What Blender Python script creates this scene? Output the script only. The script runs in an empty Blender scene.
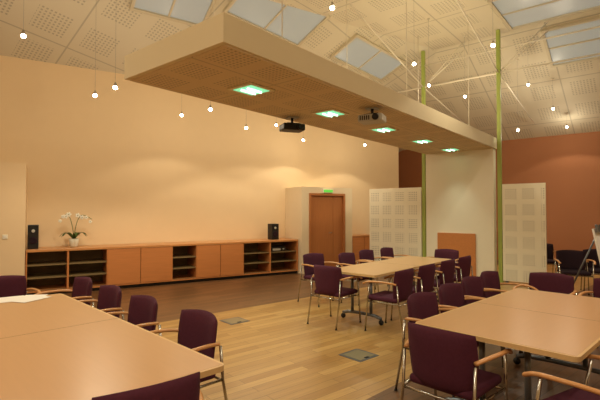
import bpy, bmesh, math, random
from mathutils import Vector, Matrix
random.seed(4)
scene=bpy.context.scene
scene.view_settings.view_transform='Standard'
scene.view_settings.exposure=0.0

# ---------------------------------------------------------------- materials
def s2l(c):
    return tuple(((v/255)/12.92 if v/255<=0.04045 else (((v/255)+0.055)/1.055)**2.4) for v in c)
class NT:
    def __init__(s,name):
        s.m=bpy.data.materials.new(name); s.m.use_nodes=True
        s.t=s.m.node_tree; s.n=s.t.nodes; s.l=s.t.links
        s.b=s.n['Principled BSDF']
    def new(s,k,**kw):
        x=s.n.new(k)
        for a,v in kw.items(): setattr(x,a,v)
        return x
    def math(s,op,a,b=None,c=None):
        x=s.new('ShaderNodeMath',operation=op)
        for i,v in enumerate((a,b,c)):
            if v is None: continue
            if isinstance(v,(int,float)): x.inputs[i].default_value=v
            else: s.l.new(v,x.inputs[i])
        return x.outputs[0]
    def mix(s,f,a,b):
        x=s.new('ShaderNodeMix',data_type='RGBA')
        for i,v in ((0,f),(6,a),(7,b)):
            if isinstance(v,(int,float)): x.inputs[i].default_value=v
            elif isinstance(v,tuple): x.inputs[i].default_value=(*v[:3],1)
            else: s.l.new(v,x.inputs[i])
        return x.outputs[2]
    def obj(s,scale=(1,1,1),rot=0):
        tc=s.new('ShaderNodeTexCoord'); mp=s.new('ShaderNodeMapping')
        mp.inputs['Scale'].default_value=scale; mp.inputs['Rotation'].default_value=(0,0,rot)
        s.l.new(tc.outputs['Object'],mp.inputs['Vector']); return mp.outputs[0]
    def noise(s,vec,scale=5,detail=3):
        x=s.new('ShaderNodeTexNoise'); x.inputs['Scale'].default_value=scale; x.inputs['Detail'].default_value=detail
        s.l.new(vec,x.inputs['Vector']); return x.outputs['Fac']
    def setc(s,c):
        if isinstance(c,tuple): s.b.inputs['Base Color'].default_value=(*c[:3],1)
        else: s.l.new(c,s.b.inputs['Base Color'])
    def fin(s,rough=.5,metal=0,spec=.5):
        s.b.inputs['Roughness'].default_value=rough; s.b.inputs['Metallic'].default_value=metal
        s.b.inputs['Specular IOR Level'].default_value=spec
        return s.m
def sub(c,k): return tuple(v*k for v in c)
def paint(name,c,rough=.6,var=.04,metal=0,scale=6,spec=.4):
    t=NT(name); c=s2l(c); n=t.noise(t.obj(),scale,3)
    t.setc(t.mix(n,sub(c,1-var),tuple(min(1,v*(1+var)) for v in c))); return t.fin(rough,metal,spec)
def wood(name,c,rough=.4,axis=0,var=.16,scale=1.0):
    t=NT(name); c=s2l(c)
    sc=[14*scale]*3; sc[axis]=1.0*scale
    n=t.noise(t.obj(tuple(sc)),2.5,5)
    n2=t.noise(t.obj(),.8,2)
    a=t.mix(n,sub(c,1-var),tuple(min(1,v*(1+var)) for v in c))
    t.setc(t.mix(t.math('MULTIPLY',n2,.35),a,sub(c,.85))); return t.fin(rough)
def planks(name,c1,c2,rot,rough=.35,w=1.1,h=.11):
    t=NT(name); v=t.obj(rot=rot)
    b=t.new('ShaderNodeTexBrick'); t.l.new(v,b.inputs['Vector'])
    b.offset=.37; b.inputs['Scale'].default_value=1
    b.inputs['Brick Width'].default_value=w; b.inputs['Row Height'].default_value=h
    b.inputs['Mortar Size'].default_value=.0025; b.inputs['Bias'].default_value=0
    b.inputs['Color1'].default_value=(*s2l(c1),1); b.inputs['Color2'].default_value=(*s2l(c2),1)
    b.inputs['Mortar'].default_value=(*sub(s2l(c2),.55),1)
    mp=t.new('ShaderNodeMapping'); mp.inputs['Scale'].default_value=(1.2,16,1); t.l.new(v,mp.inputs['Vector'])
    n=t.noise(mp.outputs[0],2,4)
    g=t.mix(n,(.70,.68,.64),(1.2,1.16,1.12))
    mm=t.new('ShaderNodeMix',data_type='RGBA',blend_type='MULTIPLY'); mm.inputs[0].default_value=1
    t.l.new(b.outputs['Color'],mm.inputs[6]); t.l.new(g,mm.inputs[7])
    t.setc(mm.outputs[2]); return t.fin(rough)
def perf(name,c,ax=(0,1),G=.6,lo=.14,hi=.86,g=.075,dark=.45,off=(0,0),gap=True,rough=.7):
    t=NT(name); c=s2l(c)
    tc=t.new('ShaderNodeTexCoord'); sp=t.new('ShaderNodeSeparateXYZ'); t.l.new(tc.outputs['Object'],sp.inputs[0])
    a=t.math('ADD',sp.outputs[ax[0]],off[0]+100*G); b=t.math('ADD',sp.outputs[ax[1]],off[1]+100*G)
    def inside(v,per,l,h):
        f=t.math('FRACT',t.math('DIVIDE',v,per))
        return t.math('MULTIPLY',t.math('GREATER_THAN',f,l),t.math('LESS_THAN',f,h))
    grp=t.math('MULTIPLY',inside(a,G,lo,hi),inside(b,G,lo,hi))
    hol=t.math('MULTIPLY',inside(a,g,.25,.75),inside(b,g,.25,.75))
    m=t.math('MULTIPLY',grp,hol)
    col=t.mix(m,c,sub(c,dark))
    if gap:
        e=t.math('MULTIPLY',inside(a,G*2,.008,.992),inside(b,G*2,.008,.992))
        col=t.mix(e,sub(c,.7),col)
    t.setc(col); return t.fin(rough)
def emit(name,c,st,rough=.5):
    t=NT(name); t.setc(tuple(c)); t.b.inputs['Emission Color'].default_value=(*c,1); t.b.inputs['Emission Strength'].default_value=st
    return t.fin(rough)

M={}
M['wall']=paint('wall_cream_paint',(234,208,168),.8,.02)
M['portico']=paint('portico_paint',(232,216,186),.8,.02)
M['white']=paint('white_paint',(238,231,210),.7,.02)
M['brown']=paint('brown_wall_paint',(166,110,74),.75,.05,scale=1.5)
M['canopy']=paint('canopy_paint',(230,218,184),.7,.02)
M['canopyb']=perf('canopy_perforated',(220,200,162),(0,1),G=.57,g=.05,dark=.6,off=(0,0))
M['ceil']=perf('ceiling_perforated',(216,208,186),(0,1),G=.9,lo=.18,hi=.82,g=.07,dark=.65)
M['panel']=perf('panel_perforated',(240,234,212),(0,2),G=.36,lo=.15,hi=.85,g=.05,dark=.55,gap=False)
M['cab']=wood('cabinet_wood',(202,132,76),.4,0)
M['cabtop']=wood('cabinet_top_wood',(204,144,88),.3,0)
M['shelf']=wood('shelf_wood',(132,112,74),.5,0)
M['door']=wood('door_wood',(180,116,66),.4,2)
M['table']=wood('table_wood',(202,158,112),.28,0,var=.06)
M['edge']=wood('table_edge_wood',(220,184,130),.35,0,var=.1)
M['arm']=wood('arm_beech',(205,148,92),.35,1,var=.1)
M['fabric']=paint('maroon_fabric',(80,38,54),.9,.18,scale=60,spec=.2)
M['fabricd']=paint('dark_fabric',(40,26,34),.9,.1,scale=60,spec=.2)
M['chrome']=paint('chrome',(190,188,182),.2,.02,metal=1)
M['steel']=paint('grey_steel',(120,125,132),.35,.03,metal=.8)
M['black']=paint('black_plastic',(22,20,20),.45,.1)
M['grey']=paint('projector_plastic',(190,188,178),.45,.04)
M['green']=paint('green_paint',(160,176,88),.5,.04)
M['rod']=paint('white_rod_paint',(225,218,200),.5,.02)
M['oak']=planks('oak_parquet',(192,154,96),(164,124,70),-math.radians(40),.32)
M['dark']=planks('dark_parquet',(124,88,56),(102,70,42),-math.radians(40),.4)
M['pot']=paint('pot_glaze',(225,222,205),.25,.03)
M['leaf']=paint('leaf',(60,88,36),.5,.2)
M['stem']=paint('stem',(96,110,52),.5,.1)
M['petal']=paint('petal',(240,236,222),.5,.02)
M['plate']=paint('floor_box_metal',(150,140,112),.35,.04,metal=.5)
M['sky']=emit('skylight_glass',s2l((146,148,140)),.6,.3)
M['frame']=paint('skylight_frame',(205,195,170),.6,.02)
M['bulb']=emit('bulb_glow',(1,.88,.62),30)
M['tube']=emit('downlight_tube_glow',(.62,1,.74),3)
M['panelglow']=emit('downlight_glow',(.22,.8,.42),.9)
M['exit']=emit('exit_sign_green',s2l((90,190,70)),.8)
M['paper']=paint('paper',(235,232,224),.7,.01)

# ---------------------------------------------------------------- mesh builder
class B:
    def __init__(s): s.v=[];s.f=[];s.m=[];s.s=[];s.mats=[]
    def mi(s,k):
        if k not in s.mats: s.mats.append(k)
        return s.mats.index(k)
    def addbm(s,bm,mat,smooth=False,recalc=True):
        if recalc: bmesh.ops.recalc_face_normals(bm,faces=bm.faces[:])
        bm.verts.index_update(); o=len(s.v); k=s.mi(mat)
        s.v+= [v.co.copy() for v in bm.verts]
        for f in bm.faces:
            s.f.append([o+v.index for v in f.verts]); s.m.append(k); s.s.append(smooth)
        bm.free()
    def raw(s,vs,fs,mat,smooth=False,recalc=True):
        bm=bmesh.new(); V=[bm.verts.new(v) for v in vs]
        for f in fs:
            try: bm.faces.new([V[i] for i in f])
            except ValueError: pass
        s.addbm(bm,mat,smooth,recalc)
    def box(s,lo,hi,mat,bev=0,rot=None,seg=2,smooth=False):
        bm=bmesh.new(); bmesh.ops.create_cube(bm,size=1)
        c=Vector([(a+b)/2 for a,b in zip(lo,hi)]); d=[abs(b-a) for a,b in zip(lo,hi)]
        for v in bm.verts: v.co=Vector((v.co.x*d[0],v.co.y*d[1],v.co.z*d[2]))
        if bev: bmesh.ops.bevel(bm,geom=bm.edges[:]+bm.verts[:],offset=bev,segments=seg,profile=.5,affect='EDGES')
        for v in bm.verts:
            if rot is not None: v.co=rot@v.co
            v.co+=c
        s.addbm(bm,mat,smooth)
    def tube(s,pts,r,mat,seg=8,sm=0,flat=1.0,smooth=True):
        P=[Vector(p) for p in pts]
        for _ in range(sm):
            Q=[P[0]]
            for a,b in zip(P[:-1],P[1:]): Q+=[a.lerp(b,.25),a.lerp(b,.75)]
            Q.append(P[-1]); P=Q
        R=r if isinstance(r,(list,tuple)) else [r]*len(P)
        if len(R)!=len(P): R=[R[0]+(R[-1]-R[0])*i/(len(P)-1) for i in range(len(P))]
        vs=[];fs=[];nrm=None
        for i,p in enumerate(P):
            d=(P[min(i+1,len(P)-1)]-P[max(i-1,0)]).normalized()
            if nrm is None:
                up=Vector((0,0,1)) if abs(d.z)<.9 else Vector((1,0,0)); nrm=(up-d*up.dot(d)).normalized()
            else: nrm=(nrm-d*nrm.dot(d)).normalized()
            bi=d.cross(nrm)
            for k in range(seg):
                a=2*math.pi*k/seg; vs.append(p+(nrm*math.cos(a)*flat+bi*math.sin(a))*R[i])
        for i in range(len(P)-1):
            for k in range(seg):
                fs.append((i*seg+k,i*seg+(k+1)%seg,(i+1)*seg+(k+1)%seg,(i+1)*seg+k))
        fs.append(list(range(seg))[::-1]); fs.append([(len(P)-1)*seg+k for k in range(seg)])
        s.raw(vs,fs,mat,smooth)
    def lathe(s,prof,c,mat,seg=24,rot=None,smooth=True):
        vs=[];fs=[];c=Vector(c)
        for (r,z) in prof:
            for k in range(seg):
                a=2*math.pi*k/seg; p=Vector((r*math.cos(a),r*math.sin(a),z))
                if rot is not None: p=rot@p
                vs.append(p+c)
        for i in range(len(prof)-1):
            for k in range(seg): fs.append((i*seg+k,i*seg+(k+1)%seg,(i+1)*seg+(k+1)%seg,(i+1)*seg+k))
        fs.append(list(range(seg))[::-1]); fs.append([(len(prof)-1)*seg+k for k in range(seg)])
        s.raw(vs,fs,mat,smooth)
    def ell(s,c,r,mat,rot=None,seg=12):
        bm=bmesh.new(); bmesh.ops.create_uvsphere(bm,u_segments=seg,v_segments=max(6,seg//2+2),radius=1)
        for v in bm.verts:
            p=Vector((v.co.x*r[0],v.co.y*r[1],v.co.z*r[2]))
            if rot is not None: p=rot@p
            v.co=p+Vector(c)
        s.addbm(bm,mat,True)
    def mesh(s,name):
        me=bpy.data.meshes.new(name); me.from_pydata(s.v,[],s.f)
        for k in s.mats: me.materials.append(M[k])
        me.polygons.foreach_set('material_index',s.m); me.polygons.foreach_set('use_smooth',s.s); me.update(); return me
    def obj(s,name,mat=None,parent=None):
        o=bpy.data.objects.new(name,s.mesh(name)); scene.collection.objects.link(o)
        if mat is not None: o.matrix_world=mat
        return o
def frame(x,y,ang,z=0): return Matrix.Translation((x,y,z))@Matrix.Rotation(ang,4,'Z')

W0=Vector((-5.46,8.6)); w=Vector((.855,.517)); n=Vector((.517,-.855))
AW=math.atan2(.517,.855); AU=math.atan2(.772,.636)
u=Vector((math.cos(AU),math.sin(AU))); v=Vector((u.y,-u.x))
F0=Vector((-5.1,8.0))
pl=[lambda x,y:4.65+.42*((x-W0.x)*n.x+(y-W0.y)*n.y), lambda x,y:5.75, lambda x,y:5.75-.42*(x*u.x+y*u.y-10.7)]
def ceilz(x,y): return min(f(x,y) for f in pl)
def clip(poly,f):
    out=[]
    for i in range(len(poly)):
        a=poly[i];b=poly[(i+1)%len(poly)];fa=f(*a);fb=f(*b)
        if fa>=0: out.append(a)
        if (fa>=0)!=(fb>=0):
            t=fa/(fa-fb); out.append((a[0]+t*(b[0]-a[0]),a[1]+t*(b[1]-a[1])))
    return out
Pw=lambda s:(W0.x+s*w.x,W0.y+s*w.y)
P0=Pw(-4);P1=Pw(10.1);P2=(3.7,16.5);P3=(P2[0]+12*v.x,P2[1]+12*v.y);P4=(P3[0]-15*u.x,P3[1]-15*u.y);P5=(-6.5,-3.0)
room=[P0,P1,P2,P3,P4,P5]
# ceiling
MU=Matrix.Rotation(AU,4,'Z'); MUi=MU.inverted()
cb=B()
for i in range(3):
    p=room
    for j in range(3):
        if j!=i: p=clip(p,lambda x,y,i=i,j=j:pl[j](x,y)-pl[i](x,y))
    if len(p)<3: continue
    lo=[MUi@Vector((x,y,pl[i](x,y))) for x,y in p]; hi=[q+Vector((0,0,.12)) for q in lo]
    m=len(lo); fs=[list(range(m)),list(range(m,2*m))[::-1]]+[(k,(k+1)%m,(k+1)%m+m,k+m) for k in range(m)]
    cb.raw(lo+hi,fs,'ceil')
cb.obj('ceiling',MU)
# floor
fb=B()
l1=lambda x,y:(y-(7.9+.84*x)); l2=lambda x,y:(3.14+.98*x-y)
def fpoly(p,mat):
    m=len(p); lo=[Vector((x,y,0)) for x,y in p]; hi=[Vector((x,y,-.1)) for x,y in p]
    fb.raw(lo+hi,[list(range(m)),list(range(m,2*m))[::-1]]+[(k,(k+1)%m,(k+1)%m+m,k+m) for k in range(m)],mat)
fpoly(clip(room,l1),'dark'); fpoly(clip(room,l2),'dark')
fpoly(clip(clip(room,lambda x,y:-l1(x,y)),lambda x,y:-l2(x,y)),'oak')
fb.obj('floor')
# walls
def wall(name,a,b,mat,th=.12,base=True):
    a=Vector(a);b=Vector(b);d=(b-a);L=d.length;d/=L;out=Vector((-d.y,d.x))
    N=80;bb=B();vs=[];fs=[]
    for i in range(N+1):
        p=a+d*(L*i/N);q=p+out*th;z=ceilz(p.x,p.y)+.02
        vs+=[Vector((p.x,p.y,0)),Vector((p.x,p.y,z)),Vector((q.x,q.y,z)),Vector((q.x,q.y,0))]
    for i in range(N):
        for k in range(4): fs.append((4*i+k,4*i+(k+1)%4,4*i+4+(k+1)%4,4*i+4+k))
    fs+=[(0,1,2,3),(4*N,4*N+1,4*N+2,4*N+3)]
    bb.raw(vs,fs,mat); bb.obj(name)
    if base:
        b2=B(); b2.box((0,-.015,0),(L,0,.09),'door'); b2.obj('baseboard_'+name.split('_',1)[1],frame(a.x,a.y,math.atan2(d.y,d.x)))
wall('wall_left',P0,P1,'wall',base=False); wall('wall_return',P1,P2,'wall'); wall('wall_far',P2,P3,'brown')
wall('wall_right',P3,P4,'wall'); wall('wall_back',P4,P5,'wall'); wall('wall_side',P5,P0,'wall')
# stub wall left
MC=frame(F0.x,F0.y,AW)
b=B(); b.box((-3.0,-.2,0),(0,.70,2.47),'wall'); b.obj('wall_stub',MC)
b=B(); b.box((-.34,-.215,1.10),(-.26,-.2,1.18),'white',.004); b.box((-.32,-.222,1.12),(-.28,-.214,1.16),'paper',.003); b.obj('light_switch',MC)
# portico with door
s0,s1,d0,d1=5.92,7.54,6.2,7.23
b=B(); b.box((s0,-.15,0),(d0-.06,.7,2.06),'portico'); b.obj('wall_portico_left',MC)
b=B(); b.box((d1+.06,-.15,0),(s1,.7,2.06),'portico'); b.obj('wall_portico_right',MC)
b=B(); b.box((s0,-.15,2.06),(s1,.7,2.22),'portico'); b.obj('wall_portico_top',MC)
b=B(); 
b.box((d0-.06,-.17,0),(d0,-.02,2.06),'door');b.box((d1,-.17,0),(d1+.06,-.02,2.06),'door');b.box((d0,-.17,2.0),(d1,-.02,2.06),'door')
mid=(d0+d1)/2
b.box((d0+.003,-.11,.01),(d0+.72,-.06,1.995),'door',.004); b.box((d0+.726,-.11,.01),(d1-.003,-.06,1.995),'door',.004)
b.tube([(d0+.66,-.115,1.02),(d0+.66,-.16,1.02),(d0+.55,-.16,1.02)],.01,'chrome')
b.obj('door_1',MC)
b=B(); b.box((mid-.16,-.19,2.075),(mid+.16,-.15,2.17),'white',.004); b.box((mid-.145,-.194,2.088),(mid+.145,-.189,2.157),'exit'); b.obj('exit_sign',MC)
# low cabinet right of portico
b=B(); b.box((7.8,.2,0.05),(8.7,.68,.86),'door',.004); b.box((7.78,.18,.86),(8.72,.69,.9),'cabtop',.004); b.box((7.82,.19,.08),(8.24,.2,.84),'cab',.003); b.box((8.26,.19,.08),(8.68,.2,.84),'cab',.003); b.box((7.84,.24,0),(8.66,.66,.05),'black'); b.obj('side_cabinet',MC)
# long built in cabinet
b=B(); L=5.90; H=.87; D=.69
b.box((0.01,-.015,H-.045),(L,D,H),'cabtop',.005)
b.box((0.01,.05,0),(L,D-.02,.07),'black')
b.box((0.01,.0,.07),(L,D,.095),'cab')
b.box((0.01,D-.02,.095),(L,D,H-.045),'shelf')
divs=[.01,.70,1.407,2.694,3.253,4.374,5.10,L-.02]
for x in divs: b.box((x-(0 if x<.1 else .012),.0,.095),(x+.022 if x<5.5 else L,D-.02,H-.045),'cab')
for a,c in ((.01,.70),(.70,1.407),(2.694,3.253),(4.374,5.10),(5.10,L)):
    b.box((a+.03,.001,.10),(c-.015,.012,.11),'shelf')
    for z in (.32,.56): b.box((a+.022,.02,z),(c-.012,D-.02,z+.022),'shelf')
for a,c in ((1.407,2.05),(2.05,2.694),(3.253,3.81),(3.81,4.374)):
    b.box((a+.006,-.008,.10),(c-.004,.012,H-.05),'cab',.003)
b.obj('long_sideboard',MC)
b=B(); b.box((5.16,.06,.585),(5.58,.4,.70),'black',.006); b.lathe([(.02,0),(.02,.02)],(5.5,.055,.64),'grey',rot=Matrix.Rotation(math.pi/2,3,'X')); b.box((5.2,.055,.61),(5.42,.061,.66),'grey'); b.obj('stereo_receiver',MC)
def speaker(x,y,wd,h):
    b=B(); b.box((x-wd/2,y-.12,H),(x+wd/2,y+.12,H+h),'black',.008)
    R=Matrix.Rotation(math.pi/2,3,'X')
    b.lathe([(.07,0),(.065,.008),(.03,.002)],(x,y-.12,H+h*.35),'fabricd',rot=R); b.lathe([(.03,0),(.028,.006),(.01,.002)],(x,y-.12,H+h*.75),'grey',rot=R)
    b.obj('loudspeaker',MC)
speaker(.12,.32,.18,.46); speaker(5.35,.32,.2,.40)
# orchid
b=B(); c=(.82,.33,H)
b.lathe([(.055,0),(.075,.02),(.085,.10),(.09,.17),(.084,.17),(.08,.15)],c,'pot')
b.ell((c[0],c[1],H+.155),(.08,.08,.02),'stem')
for k in range(7):
    a=k*2*math.pi/7+.3; Lf=.24+.05*(k%3)
    vs=[];fs=[]
    for i in range(7):
        t=i/6; r=.02+Lf*t; z=H+.16+.16*math.sin(t*2.2)-.08*t*t; wd=.038*math.sin(math.pi*min(1,.12+.88*t))+.003
        p=Vector((c[0]+r*math.cos(a),c[1]+r*math.sin(a)*.8,z)); sd=Vector((-math.sin(a),math.cos(a),0))*wd
        vs+=[p-sd+Vector((0,0,.008)),p,p+sd+Vector((0,0,.008))]
    for i in range(6): fs+=[(3*i,3*i+1,3*i+4,3*i+3),(3*i+1,3*i+2,3*i+5,3*i+4)]
    b.raw(vs,fs,'leaf',True)
def flower(p,sz):
    for k in range(5):
        a=k*2*math.pi/5+.3
        R=Matrix.Rotation(.25,3,'Z')@Matrix.Rotation(a,3,'Y')
        b.ell(Vector(p)+R@Vector((0,0,sz*.75)),(sz*.5,.006,sz*.7),'petal',R,8)
    b.ell((p[0],p[1]-.012,p[2]),(sz*.25,.012,sz*.25),'stem',None,8)
for dx,top,bend in ((-.08,.62,-.16),(.08,.60,.24)):
    pts=[(c[0],c[1],H+.15),(c[0]+dx*.3,c[1],H+.4),(c[0]+dx,c[1],H+top),(c[0]+dx+bend*.35,c[1]-.03,H+top+.06),(c[0]+dx+bend,c[1]-.05,H+top-.04)]
    b.tube(pts,.006,'stem',6,2)
    for i in range(4):
        t=i/3; f=(c[0]+dx+bend*(t*.95)-.02,c[1]-.06-.01*i,H+top+.04-.10*t*t-.03*(i%2)); flower(f,.036-.010*t)
b.obj('potted_orchid',MC)

# ---------------------------------------------------------------- canopy
A=Vector((-1.9,4.66)); MK=frame(A.x,A.y,AU); CL=8.15; CW=1.64; zb=3.02
b=B(); b.box((-.02,-CW,zb+.012),(CL,0,zb+.265),'canopy'); b.box((.03,-CW+.03,zb),(CL-.03,-.03,zb+.012),'canopyb')
for x in (1.0,4.0,7.0):
    for y in (-.25,-CW+.25):
        q=MK@Vector((x,y,0)); b.tube([(x,y,zb+.25),(x,y,ceilz(q.x,q.y)-.08)],.006,'rod',6)
can=b.obj('suspended_ceiling_canopy',MK)
for t in (1.1,2.68,4.28,5.9,7.45):
    b=B(); b.box((t-.2,-CW/2-.2,zb-.012),(t+.2,-CW/2+.2,zb-.001),'canopy'); b.box((t-.15,-CW/2-.15,zb-.016),(t+.15,-CW/2+.15,zb-.012),'panelglow')
    for dy in (-.05,.05): b.tube([(t-.11,-CW/2+dy,zb-.024),(t+.11,-CW/2+dy,zb-.024)],.014,'tube',8)
    o=b.obj('recessed_downlight',MK)
    ld=bpy.data.lights.new('downlight_spot','SPOT'); ld.spot_size=math.radians(125); ld.spot_blend=.8; ld.shadow_soft_size=.1; ld.energy=56; ld.color=(.84,1,.78)
    if t>7: ld.spot_size=math.radians(80); ld.spot_blend=1; ld.energy=35
    lo=bpy.data.objects.new('lamp_source',ld); scene.collection.objects.link(lo); lo.parent=o; lo.location=(t,-CW/2,zb-.13)
# block, panels, posts
b=B(); b.box((7.93,-CW+.02,0),(8.13,-.02,zb),'white'); b.obj('wall_pillar_block',MK)
b=B(); b.box((7.89,-1.22,.06),(7.925,-.32,1.07),'cab',.004); b.box((7.90,-1.2,0),(7.925,-.34,.06),'black'); b.obj('wood_panel_board',MK)
for y in (.07,-CW-.09):
    q=MK@Vector((8.03,y,0)); b=B(); zt=ceilz(q.x,q.y)
    b.box((7.99,y-.04,0),(8.07,y+.04,zt-.01),'green',.004); b.box((7.95,y-.055,0),(8.11,y+.055,.015),'green'); b.obj('green_steel_post',MK)
for ya,yb in ((.13,1.63),(-CW-.15-.86,-CW-.15)):
    b=B(); Lp=yb-ya; b.box((0,0,0.04),(Lp,.05,2.2),'panel'); b.box((.05,-.02,0),(.1,.07,.04),'steel'); b.box((Lp-.1,-.02,0),(Lp-.05,.07,.04),'steel')
    q=MK@Vector((7.98,yb,0)); b.obj('acoustic_panel',frame(q.x,q.y,AU-math.pi/2))

# roof truss rods
b=B()
def rod(p,q,r=.022): b.tube([p,q],r,'rod',6)
K=lambda x,y,z:tuple(MK@Vector((x,y,z)))
def kz(x,y,d=.1):
    q=MK@Vector((x,y,0)); return ceilz(q.x,q.y)-d
for z in (4.75,):
    rod(K(8.03,1.4,z),K(8.03,-6.5,z),.02)
rod(K(8.03,.07,5.3),K(8.03,-6.5,5.3),.02)
for y0 in (.07,-CW-.09,-3.8,-5.6):
    rod(K(8.03,y0,4.75),K(8.03,y0-1.0,5.45),.014); rod(K(8.03,y0,4.75),K(8.03,y0-1.0,kz(8.03,y0-1)),.014)
    rod(K(8.03,y0,4.75),K(11.8,y0,kz(11.8,y0)),.016)
    rod(K(8.03,y0,4.75),K(4.6,y0,min(5.6,kz(4.6,y0))),.016)
b.obj('roof_tie_rods')

# skylights
def sky(cx,cy,ang,L,Wd,pi,name):
    x0,y0=cx,cy; d=1e-3; f=pl[pi]
    nrm=Vector((-(f(x0+d,y0)-f(x0,y0))/d,-(f(x0,y0+d)-f(x0,y0))/d,1)).normalized()
    X=Vector((math.cos(ang),math.sin(ang),0)); X=(X-nrm*X.dot(nrm)).normalized(); Y=nrm.cross(X)
    m=Matrix((( X.x,Y.x,nrm.x,x0),(X.y,Y.y,nrm.y,y0),(X.z,Y.z,nrm.z,f(x0,y0)),(0,0,0,1)))
    b=B(); t=.06
    b.box((-L/2,-Wd/2,-.03),(L/2,Wd/2,-.01),'sky')
    for lo,hi in (((-L/2-t,-Wd/2-t,-.07),(L/2+t,-Wd/2,-.002)),((-L/2-t,Wd/2,-.07),(L/2+t,Wd/2+t,-.002)),((-L/2-t,-Wd/2,-.07),(-L/2,Wd/2,-.002)),((L/2,-Wd/2,-.07),(L/2+t,Wd/2,-.002)),((-.02,-Wd/2,-.05),(.02,Wd/2,-.03))): b.box(lo,hi,'frame')
    b.obj(name,m)
sky(1.75,10.75,AU-.1,1.9,.75,0,'window_1')
sky(-.45,8.75,AU-.1,1.9,.95,0,'window_2')
sky(-2.35,7.95,AU-.3,1.3,.8,0,'window_3')
q=u*11.45+v*0.1; sky(q.x,q.y,AU,1.2,3.9,2,'window_4')
q=u*9.6+v*-.6; sky(q.x,q.y,AU,1.6,3.6,1,'window_5')

# pendants, with extra unseen ones added for ambient fill
def pendant(x,y,z,e=34,k=.5):
    b=B(); zc=ceilz(x,y)
    b.tube([(0,0,.06),(0,0,zc-z-.004)],.0015,'steel',5)
    b.lathe([(.03,zc-z-.02),(.03,zc-z-.002)],(0,0,0),'rod',12)
    b.lathe([(.012,.075),(.016,.06),(.03,.032),(.033,.027)],(0,0,0),'chrome',12)
    b.ell((0,0,.0),(.032,.032,.028),'bulb')
    o=b.obj('pendant_lamp',Matrix.Translation((x,y,z)))
    for kind,en in (('POINT',e*k),('SPOT',e*1.6)):
        ld=bpy.data.lights.new('pendant_bulb',kind); ld.energy=en; ld.color=(1,.86,.63); ld.shadow_soft_size=.04
        if kind=='SPOT': ld.spot_size=math.radians(128); ld.spot_blend=.2
        lo=bpy.data.objects.new('lamp_source',ld); scene.collection.objects.link(lo); lo.parent=o; lo.location=(0,0,-.1)
pendant(-3.2,6.67,3.4,28,1.0); pendant(-2.7,6.24,3.4,26,.8); pendant(-1.59,7.59,3.4,24,.6)
pendant(-2.48,8.96,3.6,14,.5); pendant(-1.17,9.3,3.4,20,.5); pendant(-.556,10.0,3.6,17,.5); pendant(.08,10.9,3.4,18,.5); pendant(1.77,11.7,3.4,22,.6)
for x,y,z in ((-3.64,5.6,3.9),(2.1,7.84,4.3),(3.15,6.95,4.3),(.43,5.66,4.3),(2.78,9.2,4.3)): pendant(x,y,z,27,.6)
for x,y,z in ((5.43,10.16,4.6),(3.9,10.1,4.3),(5.4,10.6,3.6),(7.48,12,3.95),(6.45,10.9,4.2),(5.16,11.1,4.0)): pendant(x,y,z,21,.5)
for x,y in ((-3.5,3.0),(-1.8,1.4),(1.5,.8),(3.4,3.2),(-4.5,0.5),(5.5,4.5),(0,-1.2)): pendant(x,y,3.7,34,.8)  # unseen pendants added beside and behind the camera for ambient light

# projectors
def projector(x,y,z,ang,mat):
    b=B(); b.box((-.17,-.13,-.05),(.17,.13,.05),mat,.02,seg=3,smooth=False)
    b.lathe([(.042,0),(.045,.03),(.038,.05),(.03,.045)],(.08,-.125,.0),'black',rot=Matrix.Rotation(math.pi/2,3,'X'))
    for k in range(5): b.box((-.14+k*.03,-.133,-.03),(-.125+k*.03,-.128,.03),'black')
    b.tube([(0,0,.05),(0,0,zb-z-.01)],.02,'black',10); b.box((-.08,-.08,zb-z-.014),(.08,.08,zb-z-.003),'grey'); b.box((-.1,-.08,.05),(.1,.08,.065),'black')
    b.obj('ceiling_projector',frame(x,y,ang,z))
projector(-.12,6.5,2.86,math.radians(20),'black'); projector(1.0,5.92,2.87,math.radians(-25),'grey')

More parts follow.
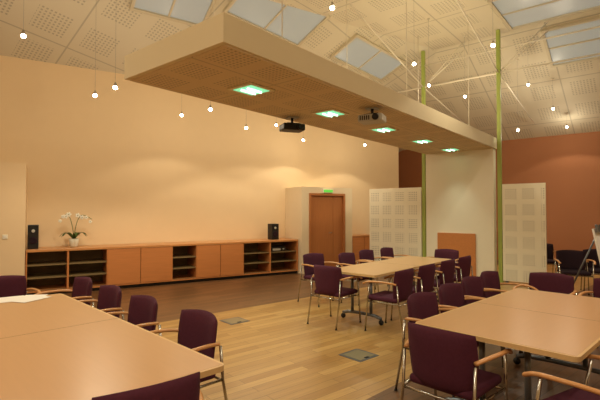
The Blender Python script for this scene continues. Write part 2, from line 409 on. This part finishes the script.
# ---------------------------------------------------------------- furniture
def chair_mesh(fab):
    b=B()
    b.box((-.235,-.20,.41),(.235,.25,.475),fab,.03,seg=4,smooth=True)
    N=12; 
    def P(i,j,side):
        s=-1+2*i/N; t=-1+2*j/N
        x=s*math.sqrt(1-t*t*.5*.22); zz=t*math.sqrt(1-s*s*.5*.34)
        X=x*(.235+.02*(zz+1)/2); Z=.635+zz*.205
        Y=-.215-.10*(Z-.43)+.075*x*x
        e=max(abs(s),abs(t)); th=.026*(1-e**5)+.004
        return Vector((X,Y+side*th,Z))
    vs=[];fs=[]
    for side in (1,-1):
        for j in range(N+1):
            for i in range(N+1): vs.append(P(i,j,side))
    o2=(N+1)**2
    for j in range(N):
        for i in range(N):
            a=j*(N+1)+i; fs.append((a,a+1,a+N+2,a+N+1)); fs.append((o2+a,o2+a+N+1,o2+a+N+2,o2+a+1))
    ring=[i for i in range(N+1)]+[j*(N+1)+N for j in range(1,N+1)]+[N*(N+1)+i for i in range(N-1,-1,-1)]+[j*(N+1) for j in range(N-1,0,-1)]
    for k in range(len(ring)):
        p,q=ring[k],ring[(k+1)%len(ring)]; fs.append((p,o2+p,o2+q,q))
    b.raw(vs,fs,fab,True)
    for sg in (-1,1):
        b.tube([(sg*.25,-.31,0.012),(sg*.25,-.235,.40),(sg*.25,-.215,.64)],.011,'chrome',8)
        b.tube([(sg*.265,.25,0.012),(sg*.265,.215,.40),(sg*.28,.17,.65)],.011,'chrome',8)
        b.tube([(sg*.25,-.235,.40),(sg*.262,.215,.40)],.010,'chrome',8)
        b.tube([(sg*.245,-.20,.655),(sg*.285,-.08,.675),(sg*.305,.08,.675),(sg*.295,.20,.665),(sg*.275,.27,.63)],[.017,.019],'arm',10,2,flat=.75)
        for yy in (-.31,.25): b.lathe([(.015,0),(.015,.014)],(sg*(.25 if yy<0 else .265),yy,0),'black',8)
    b.tube([(-.25,-.235,.39),(.25,-.235,.39)],.010,'chrome',8); b.tube([(-.262,.2,.395),(.262,.2,.395)],.010,'chrome',8)
    return b.mesh('conference_chair')
CH=chair_mesh('fabric'); CHD=chair_mesh('fabricd')  # CHD: darker copy for the far chairs, dimness there put into the fabric colour
def chair(bx,by,f,me=CH):
    f=Vector(f).normalized(); p=Vector((bx,by))+f*.245
    o=bpy.data.objects.new('conference_chair',me); scene.collection.objects.link(o)
    o.matrix_world=frame(p.x,p.y,math.atan2(f.y,f.x)-math.pi/2)
def table(cx,cy,d,L,Wd):
    d=Vector(d).normalized(); ang=math.atan2(d.y,d.x); H=.74
    b=B()
    bm=bmesh.new(); bmesh.ops.create_cube(bm,size=1)
    for q in bm.verts: q.co=Vector(((q.co.x+.5)*L,(q.co.y+.5)*Wd,H-.016+q.co.z*.032))
    ed=[e for e in bm.edges if abs(e.verts[0].co.z-e.verts[1].co.z)>.01]
    bmesh.ops.bevel(bm,geom=ed,offset=.04,segments=5,profile=.5,affect='EDGES'); 
    b.addbm(bm,'edge')
    b.box((.018,.018,H-.001),(L-.018,Wd-.018,H+.0012),'table')
    k=max(1,round(L/1.3))
    for i in range(1,k): b.box((L*i/k-.0015,.0,H+.0005),(L*i/k+.0015,Wd,H+.002),'shelf')
    b.box((.25,.25,H-.085),(L-.25,.28,H-.033),'steel'); b.box((.25,Wd-.28,H-.085),(L-.25,Wd-.25,H-.033),'steel')
    for x in (.32,L-.32):
        b.box((x-.03,.12,H-.06),(x+.03,Wd-.12,H-.033),'steel')
        b.tube([(x,Wd/2-.16,H-.05),(x,Wd/2-.16,.11)],.022,'steel',10); b.tube([(x,Wd/2+.16,H-.05),(x,Wd/2+.16,.11)],.022,'steel',10)
        b.tube([(x,.1,.085),(x,.22,.12),(x,Wd-.22,.12),(x,Wd-.1,.085)],.024,'steel',10,1)
        for y in (.1,Wd-.1):
            b.lathe([(.034,-.014),(.036,-.008),(.036,.008),(.034,.014)],(x,y,.037),'black',14,rot=Matrix.Rotation(math.pi/2,3,'Y'))
            b.tube([(x,y,.04),(x,y,.09)],.01,'black',6)
    b.obj('meeting_table',frame(cx,cy,ang))
L1=2.95
table(-.41,2.43,(-1,1),L1,2.0)
table(1.0,5.75,(.66,.75),2.6,.85)
q=Vector((.875,3.33))+Vector((.69,-.72))*1.1
table(q.x,q.y,(.72,.69),2.15,1.1)
f1=(-1,-1)
for x,y in ((-.72,3.28),(-1.34,3.85),(-1.87,4.38),(-2.43,4.94)): chair(x,y,f1)
chair(-3.5,5.05,(1,-1)); chair(-.64,1.91,(-.6,.78))
chair(.34,6.02,(.66,.75)); chair(.20,7.75,(.5,-.6))
for x,y in ((.80,7.85),(1.25,8.45),(1.75,8.95)): chair(x,y,(.75,-.66))
for x,y in ((1.42,5.66),(1.88,6.20),(2.38,6.78),(2.85,7.32)): chair(x,y,(-.75,.66))
chair(2.95,8.6,(-.66,-.75))
for x,y in ((1.08,4.0),(1.52,4.5),(1.93,4.98),(2.33,5.43)): chair(x,y,(.69,-.72))
chair(.88,2.82,(.72,.69)); chair(1.83,2.27,(-.5,.85))
chair(3.1,5.3,(-.72,-.69)); chair(3.6,4.85,(-.72,-.69))
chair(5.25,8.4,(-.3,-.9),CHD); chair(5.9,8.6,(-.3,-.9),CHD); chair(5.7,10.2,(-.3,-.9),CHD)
b=B()
for i,(x,y,a) in enumerate(((-2.66,4.28,.2),(-2.8,4.2,.6),(-2.62,4.2,-.3))):
    b.box((x-.105,y-.15,.742+.0012*i),(x+.105,y+.15,.743+.0012*i),'paper',rot=Matrix.Rotation(a,3,'Z'))
b.obj('paper_sheets')
for x,y in ((.65,4.81),(-.95,6.3)):
    b=B(); b.box((-.16,-.16,0),(.16,.16,.004),'steel',.001); b.box((-.13,-.13,.004),(.13,.13,.006),'plate'); b.box((-.03,-.13,.006),(.03,-.10,.009),'black'); b.obj('floor_outlet_box',frame(x,y,math.radians(42)))
b=B()
Rt=Matrix.Rotation(-.2,3,'X')
b.box((-.35,-.02,.60),(.35,.01,1.35),'paper',.004,rot=Rt); b.box((-.36,-.01,1.30),(.36,.03,1.4),'steel',rot=Rt)
b.tube([(-.33,-.16,0),(-.2,.1,1.4)],.014,'steel');b.tube([(.33,-.16,0),(.2,.1,1.4)],.014,'steel');b.tube([(0,.75,0),(0,.12,1.4)],.014,'steel')
b.obj('flipchart_easel',frame(4.55,6.3,.5))

wd=bpy.data.worlds.new('World'); scene.world=wd; wd.use_nodes=True
wd.node_tree.nodes['Background'].inputs[0].default_value=(.12,.15,.2,1); wd.node_tree.nodes['Background'].inputs[1].default_value=.3
cd=bpy.data.cameras.new('Camera'); cd.lens=25.8; cd.sensor_width=36; cd.clip_start=.05
co=bpy.data.objects.new('Camera',cd); scene.collection.objects.link(co); co.location=(0,0,1.6); co.rotation_euler=(math.radians(91.45),0,0); scene.camera=co
